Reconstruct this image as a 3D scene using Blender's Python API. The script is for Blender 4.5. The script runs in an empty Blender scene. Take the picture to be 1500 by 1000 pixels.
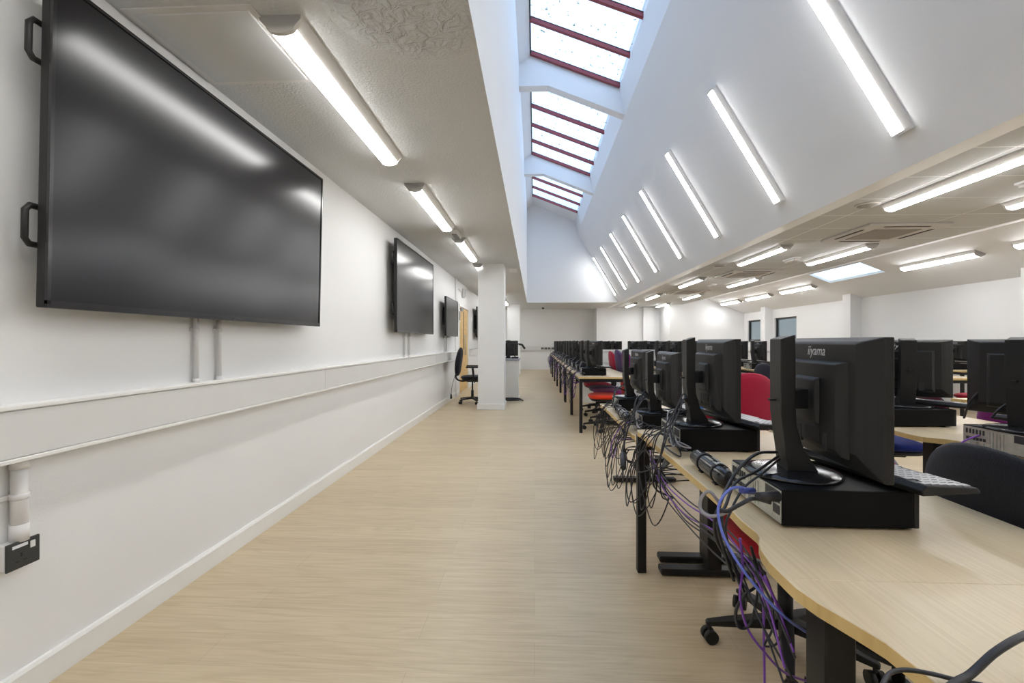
import bpy, bmesh, math, random
from mathutils import Vector, Matrix

# ------------------------------------------------------------------ camera, world, exposure
S = bpy.context.scene
COL = S.collection
F_PX = 685.0
YAW = math.radians(2.76)
EYE = 1.19
cam_d = bpy.data.cameras.new('camera')
cam_d.sensor_width = 36.0
cam_d.lens = F_PX / 1500.0 * 36.0
cam_d.clip_start = 0.02
cam_d.clip_end = 200
cam = bpy.data.objects.new('camera', cam_d)
COL.objects.link(cam)
cam.location = (0, 0, EYE)
cam.rotation_euler = (math.radians(90), 0, YAW)
S.camera = cam

w = bpy.data.worlds.new('sky')
S.world = w
w.use_nodes = True
wn = w.node_tree
wn.nodes.clear()
wo = wn.nodes.new('ShaderNodeOutputWorld')
wb = wn.nodes.new('ShaderNodeBackground')
wb.inputs['Strength'].default_value = 2.1
tc = wn.nodes.new('ShaderNodeTexCoord')
nz = wn.nodes.new('ShaderNodeTexNoise')
nz.inputs['Scale'].default_value = 2.2
nz.inputs['Detail'].default_value = 4
cr = wn.nodes.new('ShaderNodeValToRGB')
cr.color_ramp.elements[0].position = .38
cr.color_ramp.elements[0].color = (.36, .55, .86, 1)
cr.color_ramp.elements[1].position = .60
cr.color_ramp.elements[1].color = (.60, .74, .95, 1)
wn.links.new(tc.outputs['Generated'], nz.inputs['Vector'])
wn.links.new(nz.outputs['Fac'], cr.inputs['Fac'])
wn.links.new(cr.outputs['Color'], wb.inputs['Color'])
wn.links.new(wb.outputs['Background'], wo.inputs['Surface'])

S.view_settings.view_transform = 'Standard'
S.view_settings.look = 'None'
S.view_settings.gamma = 1
S.view_settings.use_curve_mapping = False
S.view_settings.exposure = 0.5
LAMP = 17.0            # radiance of the tube diffusers
PI = math.pi
rnd = random.Random(7)

# ------------------------------------------------------------------ materials
def mat(name, col, rough=.5, metal=0.0, var=0.0, scale=8.0, bump=0.0, bscale=200.0, spec=.5, sheen=0.0, stretch=(1, 1, 1)):
    m = bpy.data.materials.new(name)
    m.use_nodes = True
    nt = m.node_tree
    b = nt.nodes['Principled BSDF']
    b.inputs['Base Color'].default_value = (*col, 1)
    b.inputs['Roughness'].default_value = rough
    b.inputs['Metallic'].default_value = metal
    b.inputs['Specular IOR Level'].default_value = spec
    if sheen:
        b.inputs['Sheen Weight'].default_value = sheen
    t = nt.nodes.new('ShaderNodeTexCoord')
    mp = nt.nodes.new('ShaderNodeMapping')
    mp.inputs['Scale'].default_value = stretch
    nt.links.new(t.outputs['Object'], mp.inputs['Vector'])
    if var:
        n = nt.nodes.new('ShaderNodeTexNoise')
        n.inputs['Scale'].default_value = scale
        n.inputs['Detail'].default_value = 3
        r = nt.nodes.new('ShaderNodeValToRGB')
        r.color_ramp.elements[0].position = .3
        r.color_ramp.elements[1].position = .7
        r.color_ramp.elements[0].color = (*[c * (1 - var) for c in col], 1)
        r.color_ramp.elements[1].color = (*[min(1, c * (1 + var)) for c in col], 1)
        nt.links.new(mp.outputs['Vector'], n.inputs['Vector'])
        nt.links.new(n.outputs['Fac'], r.inputs['Fac'])
        nt.links.new(r.outputs['Color'], b.inputs['Base Color'])
    if bump:
        n2 = nt.nodes.new('ShaderNodeTexNoise')
        n2.inputs['Scale'].default_value = bscale
        n2.inputs['Detail'].default_value = 2
        bp = nt.nodes.new('ShaderNodeBump')
        bp.inputs['Strength'].default_value = bump
        bp.inputs['Distance'].default_value = .004
        nt.links.new(mp.outputs['Vector'], n2.inputs['Vector'])
        nt.links.new(n2.outputs['Fac'], bp.inputs['Height'])
        nt.links.new(bp.outputs['Normal'], b.inputs['Normal'])
    return m

M = {}
M['wall'] = mat('white_wall_paint', (.80, .805, .81), .55, var=.012, scale=1.2, bump=.12, bscale=120)
M['wall_cool'] = mat('white_plaster_paint', (.79, .80, .82), .6, var=.01, scale=1.0, bump=.15, bscale=90)
M['trim'] = mat('white_gloss_paint', (.82, .82, .80), .3, var=.01)
M['trunk'] = mat('white_trunking_plastic', (.70, .70, .69), .4, var=.01)
M['pipe'] = mat('grey_white_conduit_plastic', (.72, .71, .71), .4, var=.01)
M['blackp'] = mat('black_textured_plastic', (.011, .0105, .0105), .46, var=.1, bump=.15, bscale=900, spec=.38)
M['blackg'] = mat('black_gloss_plastic', (.012, .012, .014), .18, var=.08)
M['blackm'] = mat('black_powder_coated_metal', (.010, .0095, .010), .42, var=.1, spec=.3)
M['case'] = mat('black_painted_case', (.006, .006, .0065), .5, var=.1, spec=.12)
M['silver'] = mat('galvanised_steel', (.50, .51, .47), .38, metal=.6, var=.15, scale=30)
M['port'] = mat('dark_port_plastic', (.03, .03, .035), .5, var=.1)
M['keys'] = mat('glare_grey_key_caps', (.22, .22, .23), .35, var=.05)  # black caps painted grey to stand in for the glare on them
M['cable_k'] = mat('black_cable_rubber', (.018, .018, .022), .45, var=.1)
M['cable_g'] = mat('grey_cable_rubber', (.30, .29, .31), .45, var=.05)
M['cable_p'] = mat('purple_network_cable', (.20, .06, .42), .4, var=.05)
M['cable_b'] = mat('blue_network_cable', (.13, .18, .62), .4, var=.05)
M['plug_b'] = mat('blue_video_plug', (.05, .07, .30), .4, var=.05)
M['bar'] = mat('dark_red_paint', (.24, .035, .045), .4, var=.08)
M['frame'] = mat('dark_window_frame', (.025, .028, .032), .4, var=.05)
M['grille'] = mat('grey_filter_grille', (.30, .28, .25), .7, var=.05)
M['slot'] = mat('dark_air_slot', (.02, .02, .02), .7, var=.05)
M['cassette'] = mat('white_cassette_plastic', (.56, .54, .52), .5, var=.01)
M['lamp_body'] = mat('white_lamp_tray', (.72, .71, .70), .4, var=.01)
M['socket'] = mat('charcoal_socket_plate', (.035, .037, .037), .4, var=.05)
M['label'] = mat('white_paper_label', (.75, .76, .80), .6, var=.02)
M['logo'] = mat('silver_logo_print', (.62, .62, .66), .4, var=.02)
M['greytop'] = mat('grey_speckled_laminate', (.30, .31, .35), .4, var=.15, scale=60)
M['cream'] = mat('cream_laminate', (.72, .71, .67), .45, var=.02)
M['shell'] = mat('grey_plastic_shell', (.22, .23, .26), .4, var=.03)
def fabric(name, col):
    return mat(name, col, .85, var=.12, scale=220, bump=.5, bscale=500, spec=.2, sheen=.15)
M['crimson'] = fabric('crimson_fabric', (.42, .012, .045))
M['red'] = fabric('red_fabric', (.40, .015, .03))
M['orange'] = fabric('orange_red_fabric', (.75, .045, .012))
M['purple'] = fabric('purple_fabric', (.22, .02, .17))
M['violet'] = fabric('dark_violet_fabric', (.09, .05, .13))
M['maroon'] = fabric('maroon_fabric', (.07, .008, .018))
M['blue'] = fabric('blue_fabric', (.02, .22, .62))
M['navy'] = fabric('royal_blue_fabric', (.01, .03, .25))
M['charcoal'] = fabric('charcoal_fabric', (.014, .014, .02))
M['slate'] = fabric('dark_slate_fabric', (.035, .035, .05))

def emis(name, col, s):
    m = bpy.data.materials.new(name)
    m.use_nodes = True
    nt = m.node_tree
    b = nt.nodes['Principled BSDF']
    b.inputs['Base Color'].default_value = (.9, .9, .9, 1)
    b.inputs['Emission Color'].default_value = (*col, 1)
    b.inputs['Emission Strength'].default_value = s
    t = nt.nodes.new('ShaderNodeTexCoord')
    n = nt.nodes.new('ShaderNodeTexNoise')
    n.inputs['Scale'].default_value = 3
    r = nt.nodes.new('ShaderNodeMapRange')
    r.inputs['To Min'].default_value = .35
    r.inputs['To Max'].default_value = .45
    nt.links.new(t.outputs['Object'], n.inputs['Vector'])
    nt.links.new(n.outputs['Fac'], r.inputs['Value'])
    nt.links.new(r.outputs['Result'], b.inputs['Roughness'])
    return m
M['lit'] = emis('lit_diffuser', (1.0, .99, .97), LAMP * .85)
M['lit_cool'] = emis('lit_cool_diffuser', (.98, .985, 1.0), LAMP * 1.5)

def glass(name, tint, spots):
    m = bpy.data.materials.new(name)
    m.use_nodes = True
    nt = m.node_tree
    nt.nodes.clear()
    o = nt.nodes.new('ShaderNodeOutputMaterial')
    tr = nt.nodes.new('ShaderNodeBsdfTransparent')
    tr.inputs['Color'].default_value = (*tint, 1)
    gl = nt.nodes.new('ShaderNodeBsdfGlossy')
    gl.inputs['Roughness'].default_value = .05
    mx = nt.nodes.new('ShaderNodeMixShader')
    mx.inputs['Fac'].default_value = .05
    nt.links.new(tr.outputs['BSDF'], mx.inputs[1])
    nt.links.new(gl.outputs['BSDF'], mx.inputs[2])
    last = mx
    if spots:
        t = nt.nodes.new('ShaderNodeTexCoord')
        v = nt.nodes.new('ShaderNodeTexNoise')
        v.inputs['Scale'].default_value = 17
        v.inputs['Detail'].default_value = 3
        r = nt.nodes.new('ShaderNodeValToRGB')
        r.color_ramp.elements[0].position = .665
        r.color_ramp.elements[0].color = (0, 0, 0, 1)
        r.color_ramp.elements[1].position = .70
        r.color_ramp.elements[1].color = (.75, .75, .75, 1)
        d = nt.nodes.new('ShaderNodeBsdfDiffuse')
        d.inputs['Color'].default_value = (.20, .27, .24, 1)
        m2 = nt.nodes.new('ShaderNodeMixShader')
        nt.links.new(t.outputs['Object'], v.inputs['Vector'])
        nt.links.new(v.outputs['Fac'], r.inputs['Fac'])
        nt.links.new(r.outputs['Color'], m2.inputs['Fac'])
        nt.links.new(mx.outputs['Shader'], m2.inputs[1])
        nt.links.new(d.outputs['BSDF'], m2.inputs[2])
        last = m2
    nt.links.new(last.outputs['Shader'], o.inputs['Surface'])
    return m
M['glass'] = glass('rooflight_glass', (.92, .96, .98), True)
M['glass_clear'] = glass('rooflight_clear_glass', (.97, .98, .95), False)
M['glass_side'] = glass('tinted_window_glass', (.44, .42, .37), False)

def screen_mat(name, rough):
    m = mat(name, (.008, .008, .011), rough, spec=.36)
    return m
M['screen'] = screen_mat('matt_black_screen', .2)
M['display'] = screen_mat('black_display', .3)

def floor_mat():
    m = bpy.data.materials.new('oak_plank_vinyl')
    m.use_nodes = True
    nt = m.node_tree
    b = nt.nodes['Principled BSDF']
    t = nt.nodes.new('ShaderNodeTexCoord')
    br = nt.nodes.new('ShaderNodeTexBrick')
    br.offset = .37
    br.inputs['Color1'].default_value = (.61, .50, .335, 1)
    br.inputs['Color2'].default_value = (.56, .45, .297, 1)
    br.inputs['Mortar'].default_value = (.46, .37, .25, 1)
    br.inputs['Scale'].default_value = 1
    br.inputs['Mortar Size'].default_value = .0012
    br.inputs['Mortar Smooth'].default_value = .4
    br.inputs['Brick Width'].default_value = 1.25
    br.inputs['Row Height'].default_value = .185
    nt.links.new(t.outputs['Object'], br.inputs['Vector'])
    mp = nt.nodes.new('ShaderNodeMapping')
    mp.inputs['Scale'].default_value = (1.6, 26, 1)
    nt.links.new(t.outputs['Object'], mp.inputs['Vector'])
    n = nt.nodes.new('ShaderNodeTexNoise')
    n.inputs['Scale'].default_value = 2.2
    n.inputs['Detail'].default_value = 6
    n.inputs['Distortion'].default_value = .8
    nt.links.new(mp.outputs['Vector'], n.inputs['Vector'])
    r = nt.nodes.new('ShaderNodeValToRGB')
    r.color_ramp.elements[0].position = .30
    r.color_ramp.elements[0].color = (.78, .75, .70, 1)
    r.color_ramp.elements[1].position = .62
    r.color_ramp.elements[1].color = (1.06, 1.06, 1.06, 1)
    nt.links.new(n.outputs['Fac'], r.inputs['Fac'])
    mx = nt.nodes.new('ShaderNodeMix')
    mx.data_type = 'RGBA'
    mx.blend_type = 'MULTIPLY'
    mx.inputs[0].default_value = .5
    nt.links.new(br.outputs['Color'], mx.inputs[6])
    nt.links.new(r.outputs['Color'], mx.inputs[7])
    # cathedral rings
    mp2 = nt.nodes.new('ShaderNodeMapping')
    mp2.inputs['Scale'].default_value = (.55, 5.4, 1)
    nt.links.new(t.outputs['Object'], mp2.inputs['Vector'])
    wv = nt.nodes.new('ShaderNodeTexNoise')
    wv.inputs['Scale'].default_value = 1.7
    wv.inputs['Detail'].default_value = 2
    wv.inputs['Distortion'].default_value = .4
    nt.links.new(mp2.outputs['Vector'], wv.inputs['Vector'])
    ml = nt.nodes.new('ShaderNodeMath')
    ml.operation = 'MULTIPLY'
    ml.inputs[1].default_value = 42
    nt.links.new(wv.outputs['Fac'], ml.inputs[0])
    sn = nt.nodes.new('ShaderNodeMath')
    sn.operation = 'SINE'
    nt.links.new(ml.outputs[0], sn.inputs[0])
    r2 = nt.nodes.new('ShaderNodeValToRGB')
    r2.color_ramp.elements[0].position = .0
    r2.color_ramp.elements[0].color = (1, 1, 1, 1)
    r2.color_ramp.elements[1].position = 1.0
    r2.color_ramp.elements[1].color = (.80, .76, .70, 1)
    nt.links.new(sn.outputs[0], r2.inputs['Fac'])
    mx2 = nt.nodes.new('ShaderNodeMix')
    mx2.data_type = 'RGBA'
    mx2.blend_type = 'MULTIPLY'
    mx2.inputs[0].default_value = .3
    nt.links.new(mx.outputs[2], mx2.inputs[6])
    nt.links.new(r2.outputs['Color'], mx2.inputs[7])
    nt.links.new(mx2.outputs[2], b.inputs['Base Color'])
    b.inputs['Roughness'].default_value = .36
    b.inputs['Specular IOR Level'].default_value = .45
    return m
M['floor'] = floor_mat()

def desk_mat(name, c1, c2):
    m = bpy.data.materials.new(name)
    m.use_nodes = True
    nt = m.node_tree
    b = nt.nodes['Principled BSDF']
    t = nt.nodes.new('ShaderNodeTexCoord')
    mp = nt.nodes.new('ShaderNodeMapping')
    mp.inputs['Scale'].default_value = (100, 3, 8)
    nt.links.new(t.outputs['Object'], mp.inputs['Vector'])
    n = nt.nodes.new('ShaderNodeTexNoise')
    n.inputs['Scale'].default_value = 1.5
    n.inputs['Detail'].default_value = 5
    n.inputs['Distortion'].default_value = .3
    nt.links.new(mp.outputs['Vector'], n.inputs['Vector'])
    r = nt.nodes.new('ShaderNodeValToRGB')
    r.color_ramp.elements[0].position = .32
    r.color_ramp.elements[0].color = (*c1, 1)
    r.color_ramp.elements[1].position = .66
    r.color_ramp.elements[1].color = (*c2, 1)
    nt.links.new(n.outputs['Fac'], r.inputs['Fac'])
    nt.links.new(r.outputs['Color'], b.inputs['Base Color'])
    b.inputs['Roughness'].default_value = .4
    return m
M['desk'] = desk_mat('beech_laminate', (.61, .48, .30), (.68, .55, .365))
M['edge'] = desk_mat('beech_edge_band', (.54, .37, .14), (.63, .45, .19))
M['door'] = desk_mat('light_oak_door', (.60, .38, .13), (.72, .48, .19))

def ceil_mat():
    m = mat('textured_ceiling_paint', (.65, .66, .67), .7, var=.015, scale=1.0)
    nt = m.node_tree
    b = nt.nodes['Principled BSDF']
    t = nt.nodes.new('ShaderNodeTexCoord')
    n1 = nt.nodes.new('ShaderNodeTexNoise')
    n1.inputs['Scale'].default_value = 75
    n1.inputs['Detail'].default_value = 3
    nt.links.new(t.outputs['Object'], n1.inputs['Vector'])
    # swirled plaster patch beside the first lamp
    n2 = nt.nodes.new('ShaderNodeTexNoise')
    n2.inputs['Scale'].default_value = 15
    n2.inputs['Detail'].default_value = 3
    n2.inputs['Distortion'].default_value = 1.3
    nt.links.new(t.outputs['Object'], n2.inputs['Vector'])
    sub = nt.nodes.new('ShaderNodeVectorMath')
    sub.operation = 'SUBTRACT'
    sub.inputs[1].default_value = (-.50, 1.88, 2.55)
    nt.links.new(t.outputs['Object'], sub.inputs[0])
    ln = nt.nodes.new('ShaderNodeVectorMath')
    ln.operation = 'LENGTH'
    nt.links.new(sub.outputs[0], ln.inputs[0])
    mr = nt.nodes.new('ShaderNodeMapRange')
    mr.inputs['From Min'].default_value = .24
    mr.inputs['From Max'].default_value = .36
    mr.inputs['To Min'].default_value = 1
    mr.inputs['To Max'].default_value = 0
    nt.links.new(ln.outputs['Value'], mr.inputs['Value'])
    m1 = nt.nodes.new('ShaderNodeMath')
    m1.operation = 'MULTIPLY'
    nt.links.new(n2.outputs['Fac'], m1.inputs[0])
    nt.links.new(mr.outputs['Result'], m1.inputs[1])
    m2 = nt.nodes.new('ShaderNodeMath')
    m2.operation = 'MULTIPLY_ADD'
    m2.inputs[1].default_value = 14
    nt.links.new(m1.outputs[0], m2.inputs[0])
    nt.links.new(n1.outputs['Fac'], m2.inputs[2])
    bp = nt.nodes.new('ShaderNodeBump')
    bp.inputs['Strength'].default_value = .8
    bp.inputs['Distance'].default_value = .006
    nt.links.new(m2.outputs[0], bp.inputs['Height'])
    nt.links.new(bp.outputs['Normal'], b.inputs['Normal'])
    return m
M['ceil'] = ceil_mat()
M['hatch'] = mat('hatch_paint', (.64, .65, .66), .5, var=.02)

def tile_mat():
    m = mat('mineral_ceiling_tiles', (.66, .63, .59), .75)
    nt = m.node_tree
    b = nt.nodes['Principled BSDF']
    t = nt.nodes.new('ShaderNodeTexCoord')
    br = nt.nodes.new('ShaderNodeTexBrick')
    br.offset = 0
    mp = nt.nodes.new('ShaderNodeMapping')
    mp.inputs['Location'].default_value = (.2, .14, .5)
    nt.links.new(t.outputs['Object'], mp.inputs['Vector'])
    nt.links.new(mp.outputs['Vector'], br.inputs['Vector'])
    br.inputs['Color1'].default_value = (.52, .53, .53, 1)
    br.inputs['Color2'].default_value = (.54, .55, .55, 1)
    br.inputs['Mortar'].default_value = (.85, .84, .82, 1)
    br.inputs['Scale'].default_value = 1
    br.inputs['Mortar Size'].default_value = .007
    br.inputs['Mortar Smooth'].default_value = .1
    br.inputs['Brick Width'].default_value = 1.2
    br.inputs['Row Height'].default_value = .6
    nt.links.new(br.outputs['Color'], b.inputs['Base Color'])
    return m
M['tile'] = tile_mat()

# ------------------------------------------------------------------ mesh helpers
class MB:
    def __init__(s):
        s.bm = bmesh.new()
        s.mi = 0
    def _f(s, vs, smooth=False):
        try:
            f = s.bm.faces.new(vs)
            f.material_index = s.mi
            f.smooth = smooth
            return f
        except ValueError:
            return None
    def box(s, x0, y0, z0, x1, y1, z1, mtx=None):
        x0, x1 = min(x0, x1), max(x0, x1)
        y0, y1 = min(y0, y1), max(y0, y1)
        z0, z1 = min(z0, z1), max(z0, z1)
        c = [Vector(p) for p in ((x0, y0, z0), (x1, y0, z0), (x1, y1, z0), (x0, y1, z0), (x0, y0, z1), (x1, y0, z1), (x1, y1, z1), (x0, y1, z1))]
        if mtx:
            c = [mtx @ p for p in c]
        v = [s.bm.verts.new(p) for p in c]
        for q in ((0, 3, 2, 1), (4, 5, 6, 7), (0, 1, 5, 4), (1, 2, 6, 5), (2, 3, 7, 6), (3, 0, 4, 7)):
            s._f([v[i] for i in q])
        return s
    def rings(s, rs, closed=True, cap=True, smooth=True):
        R = [[s.bm.verts.new(p) for p in r] for r in rs]
        n = len(R[0])
        for a, b in zip(R, R[1:]):
            for i in range(n if closed else n - 1):
                j = (i + 1) % n
                s._f([a[i], a[j], b[j], b[i]], smooth)
        if cap:
            s._f(list(reversed(R[0])))
            s._f(R[-1])
        return s
    def cyl(s, p0, p1, r0, r1=None, n=16, smooth=True):
        r1 = r0 if r1 is None else r1
        p0, p1 = Vector(p0), Vector(p1)
        d = (p1 - p0).normalized()
        u = d.orthogonal().normalized()
        v = d.cross(u)
        f = lambda p, r: [p + r * (math.cos(a) * u + math.sin(a) * v) for a in (2 * PI * i / n for i in range(n))]
        return s.rings([f(p0, r0), f(p1, r1)], smooth=smooth)
    def revolve(s, prof, c=(0, 0), n=24):          # prof: (radius, z)
        return s.rings([[Vector((c[0] + r * math.cos(2 * PI * i / n), c[1] + r * math.sin(2 * PI * i / n), z)) for i in range(n)] for r, z in prof])
    def tube(s, pts, r, n=6):
        pts = [Vector(p) for p in pts]
        d0 = (pts[1] - pts[0]).normalized()
        u = d0.orthogonal().normalized()
        rs = []
        for i, p in enumerate(pts):
            d = (pts[min(i + 1, len(pts) - 1)] - pts[max(i - 1, 0)])
            if d.length < 1e-6:
                continue
            d.normalize()
            u = (u - d * u.dot(d))
            u = d.orthogonal().normalized() if u.length < 1e-5 else u.normalized()
            v = d.cross(u)
            rs.append([p + r * (math.cos(2 * PI * k / n) * u + math.sin(2 * PI * k / n) * v) for k in range(n)])
        return s.rings(rs)
    def prism(s, poly, a0, a1, axis='y', mtx=None):  # poly in the two other axes
        def P(p, a):
            q = {'y': (p[0], a, p[1]), 'x': (a, p[0], p[1]), 'z': (p[0], p[1], a)}[axis]
            return mtx @ Vector(q) if mtx else Vector(q)
        return s.rings([[P(p, a0) for p in poly], [P(p, a1) for p in poly]], smooth=False)
    def build(s, name, m, parent=None, bevel=0, seg=2, mtx=None):
        bmesh.ops.recalc_face_normals(s.bm, faces=s.bm.faces)
        if bevel:
            es = [e for e in s.bm.edges if len(e.link_faces) == 2 and e.calc_face_angle(0) > .6]
            bmesh.ops.bevel(s.bm, geom=es, offset=bevel, segments=seg, affect='EDGES', profile=.6, clamp_overlap=True)
        if mtx:
            bmesh.ops.transform(s.bm, matrix=mtx, verts=s.bm.verts)
        me = bpy.data.meshes.new(name)
        s.bm.to_mesh(me)
        s.bm.free()
        for x in (m if isinstance(m, (list, tuple)) else [m]):
            me.materials.append(M[x])
        o = bpy.data.objects.new(name, me)
        COL.objects.link(o)
        if parent:
            o.parent = parent
        return o

def tag(o, label, cat, group=None):
    o['label'] = label
    o['category'] = cat
    if group:
        o['group'] = group
    return o
def struct(o, label=None, cat=None):
    o['kind'] = 'structure'
    if label:
        o['label'] = label
    if cat:
        o['category'] = cat
    return o
def thing(name, label, cat, loc=(0, 0, 0), rz=0, group=None):
    o = bpy.data.objects.new(name, None)
    o.empty_display_size = .1
    COL.objects.link(o)
    o.location = loc
    o.rotation_euler = (0, 0, rz)
    return tag(o, label, cat, group)
def copy_tree(o, parent=None):
    c = o.copy()
    COL.objects.link(c)
    if parent:
        c.parent = parent
    for ch in list(o.children):
        copy_tree(ch, c)
    return c
PROTO = {}
def place(key, maker, loc, rz, label, group=None, mats=None):
    """first call moves the first-built thing itself, later calls copy it with its parts"""
    if key not in PROTO:
        o = maker()
        PROTO[key] = o
    else:
        o = copy_tree(PROTO[key])
    o.location = loc
    o.rotation_euler = (0, 0, rz) if not isinstance(rz, (tuple, list)) else rz
    o['label'] = label
    if group:
        o['group'] = group
    elif 'group' in o:
        del o['group']
    return o
def smooth_path(pts, k=8):
    pts = [Vector(p) for p in pts]
    P = [pts[0] * 2 - pts[1]] + pts + [pts[-1] * 2 - pts[-2]]
    out = []
    for i in range(1, len(P) - 2):
        a, b, c, d = P[i - 1:i + 3]
        for j in range(k):
            t = j / k
            out.append(.5 * ((2 * b) + (c - a) * t + (2 * a - 5 * b + 4 * c - d) * t * t + (3 * b - a - 3 * c + d) * t ** 3))
    out.append(P[-2])
    return out
def cord(pts, r, m, label, group=None, n=6, name='cord'):
    o = MB().tube(smooth_path(pts), r, n).build(name, m)
    return tag(o, label, 'cord', group)
def pt(u, v, d):      # a measured sighting (pixel, depth in metres) turned into room coordinates
    xc = (u - 750) / F_PX * d
    return Vector((xc * math.cos(YAW) - d * math.sin(YAW), xc * math.sin(YAW) + d * math.cos(YAW), EYE + (500 - v) / F_PX * d))

# ------------------------------------------------------------------ room shell
Y0 = -3.0
H = 2.55
struct(MB().box(-2.0, Y0 - .2, -.1, 8.0, 20.1, 0).build('floor', 'floor'), 'pale oak plank vinyl floor of the whole room')
b = MB()
b.box(-1.83, Y0, 0, -1.71, 10.5, 2.7).box(-1.83, 12.0, 0, -1.71, 19.9, 2.7).box(-1.83, 10.5, 2.04, -1.71, 12.0, 2.7)
b.box(-1.712, 9.96, 0, -1.68, 10.12, H)
struct(b.build('wall_left', 'wall'))
struct(MB().box(-2.0, Y0 - .12, 0, 8.0, Y0, 6.2).build('wall_near', 'wall'))
b = MB()
b.box(-1.83, 19.8, 0, 2.5, 19.95, 2.7).box(2.5, 19.0, 0, 5.0, 19.95, 2.7)
b.prism([(5.0, 0), (7.82, 0), (7.82, 2.3), (6.34, 2.9), (5.0, 2.7)], 17.6, 19.95)
b.box(4.32, 18.8, 0, 4.72, 19.01, H)
struct(b.build('wall_far', 'wall'))
# right wall with two small windows and pilasters
b = MB()
WINS = [(14.15, 15.4), (16.35, 17.3)]
b.box(7.7, Y0, 0, 7.85, 20, 1.20).box(7.7, Y0, 1.94, 7.85, 20, 2.4)
for a0, a1 in ((Y0, 14.15), (15.4, 16.35), (17.3, 20)):
    b.box(7.7, a0, 1.20, 7.85, a1, 1.94)
for yy in (3.10, 7.25, 11.40, 15.50):
    b.box(7.44, yy, 0, 7.71, yy + .28, 2.33)
struct(b.build('wall_right', 'wall'))
for i, (a0, a1) in enumerate(WINS):
    t = bpy.data.objects.new('window_%d' % (i + 1), None)
    COL.objects.link(t)
    t.location = (7.76, (a0 + a1) / 2, 1.2)
    struct(t, 'small dark-framed window high in the side wall, ' + ('the nearer one' if i == 0 else 'the one beside the far wall'))
    hw = (a1 - a0) / 2
    f = MB()
    e = .06
    f.box(-.02, -hw, 0, .03, -hw + e, .74).box(-.02, hw - e, 0, .03, hw, .74).box(-.02, -hw, 0, .03, hw, e).box(-.02, -hw, .74 - e, .03, hw, .74)
    f.build('window_frame', 'frame', t)
    MB().box(0, -hw + e, e, .006, hw - e, .74 - e).build('pane', 'glass_side', t)
    MB().box(-.09, -hw, -.02, -.02, hw, .0).build('window_sill', 'frame', t)
# ceilings
struct(MB().box(-1.83, Y0, H, -.267, 19.9, H + .15).build('ceiling_left', 'ceil'))
struct(MB().box(-.267, 16.43, H, 2.912, 19.9, H + .15).build('ceiling_far', 'ceil'))
struct(MB().box(3.08, Y0, H + .012, 5.45, 19.02, H + .15).build('ceiling_tiles', 'tile'))
struct(MB().box(2.912, Y0, H, 3.08, 19.1, H + .15).build('trim_1', 'trim'))
b = MB()
RX0, RX1, RY0, RY1 = 6.38, 6.86, 9.5, 11.2
zs = lambda x: 2.757 - .4 * (x - 6.34)
b.prism([(5.45, 2.562), (6.34, 2.757), (6.34, 2.92), (5.45, 2.72)], Y0, 17.62)
for (xa, xb, ya, yb) in ((6.34, RX0, Y0, 17.62), (RX1, 7.72, Y0, 17.62), (RX0, RX1, Y0, RY0), (RX0, RX1, RY1, 17.62)):
    b.prism([(xa, zs(xa)), (xb, zs(xb)), (xb, zs(xb) + .05), (xa, zs(xa) + .05)], ya, yb)
struct(b.build('ceiling_pitched', 'wall'))
t = bpy.data.objects.new('window_3', None)
COL.objects.link(t)
t.location = ((RX0 + RX1) / 2, (RY0 + RY1) / 2, zs((RX0 + RX1) / 2) + .012)
t.rotation_euler = (0, math.atan(.4), 0)
struct(t, 'small rooflight in the pitched ceiling near the windows')
MB().box(-.255, -.845, 0, .255, .845, .006).build('pane', 'glass_clear', t)

# light well: end wall, tall left wall, big slope, beams, glazing
xs_prof = [(-.264, H), (-.264, 5.86), (-.08, 5.99), (-.08, 6.14), (-.42, 6.14), (-.42, H + .16), (-.2665, H + .16), (-.2665, H)]
struct(MB().prism(xs_prof, Y0, 16.428).build('wall_lightwell', 'wall_cool'))
struct(MB().prism([(-.264, H), (2.908, H), (1.5, 5.3), (1.45, 5.6), (-.08, 6.2), (-.264, 6.2)], 16.40, 16.428).build('wall_lightwell_end', 'wall_cool'))
struct(MB().prism([(-.3, H), (2.95, H), (1.5, 5.3), (1.45, 5.6), (-.08, 6.2), (-.3, 6.2)], Y0, Y0 + .02).build('wall_lightwell_near', 'wall_cool'))
sl = [(2.91, H), (2.876, 2.61), (1.50, 4.96), (1.41, 5.40), (1.41, 5.55), (1.55, 5.58), (1.68, 5.05), (3.05, 2.72), (3.05, H + .15), (2.912, H + .15)]
struct(MB().prism(sl, Y0, 16.42).build('ceiling_slope', 'wall_cool'))
gz = lambda x: 5.99 - (x + .08) * (.59 / 1.49)      # glazing plane
beam = [(-.264, 5.48), (.23, 5.48), (1.50, 4.96), (1.45, 5.22), (1.41, gz(1.41) + .05), (-.08, gz(-.08) + .05), (-.264, 5.9)]
for k, yb in enumerate((-.40, 3.74, 7.86, 12.0)):
    struct(MB().prism(beam, yb, yb + .19).build('trim_%d' % (k + 2), 'wall_cool'), 'white sloping beam crossing the light well')
struct(MB().prism([(-.1, gz(-.1)), (1.45, gz(1.45)), (1.45, gz(1.45) + .1), (-.1, gz(-.1) + .1)], 15.47, 16.42).build('ceiling_lightwell_panel', 'wall_cool'))
struct(MB().prism([(-.1, gz(-.1)), (1.45, gz(1.45)), (1.45, gz(1.45) + .1), (-.1, gz(-.1) + .1)], Y0, -.4).build('ceiling_lightwell_panel_near', 'wall_cool'))
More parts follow.
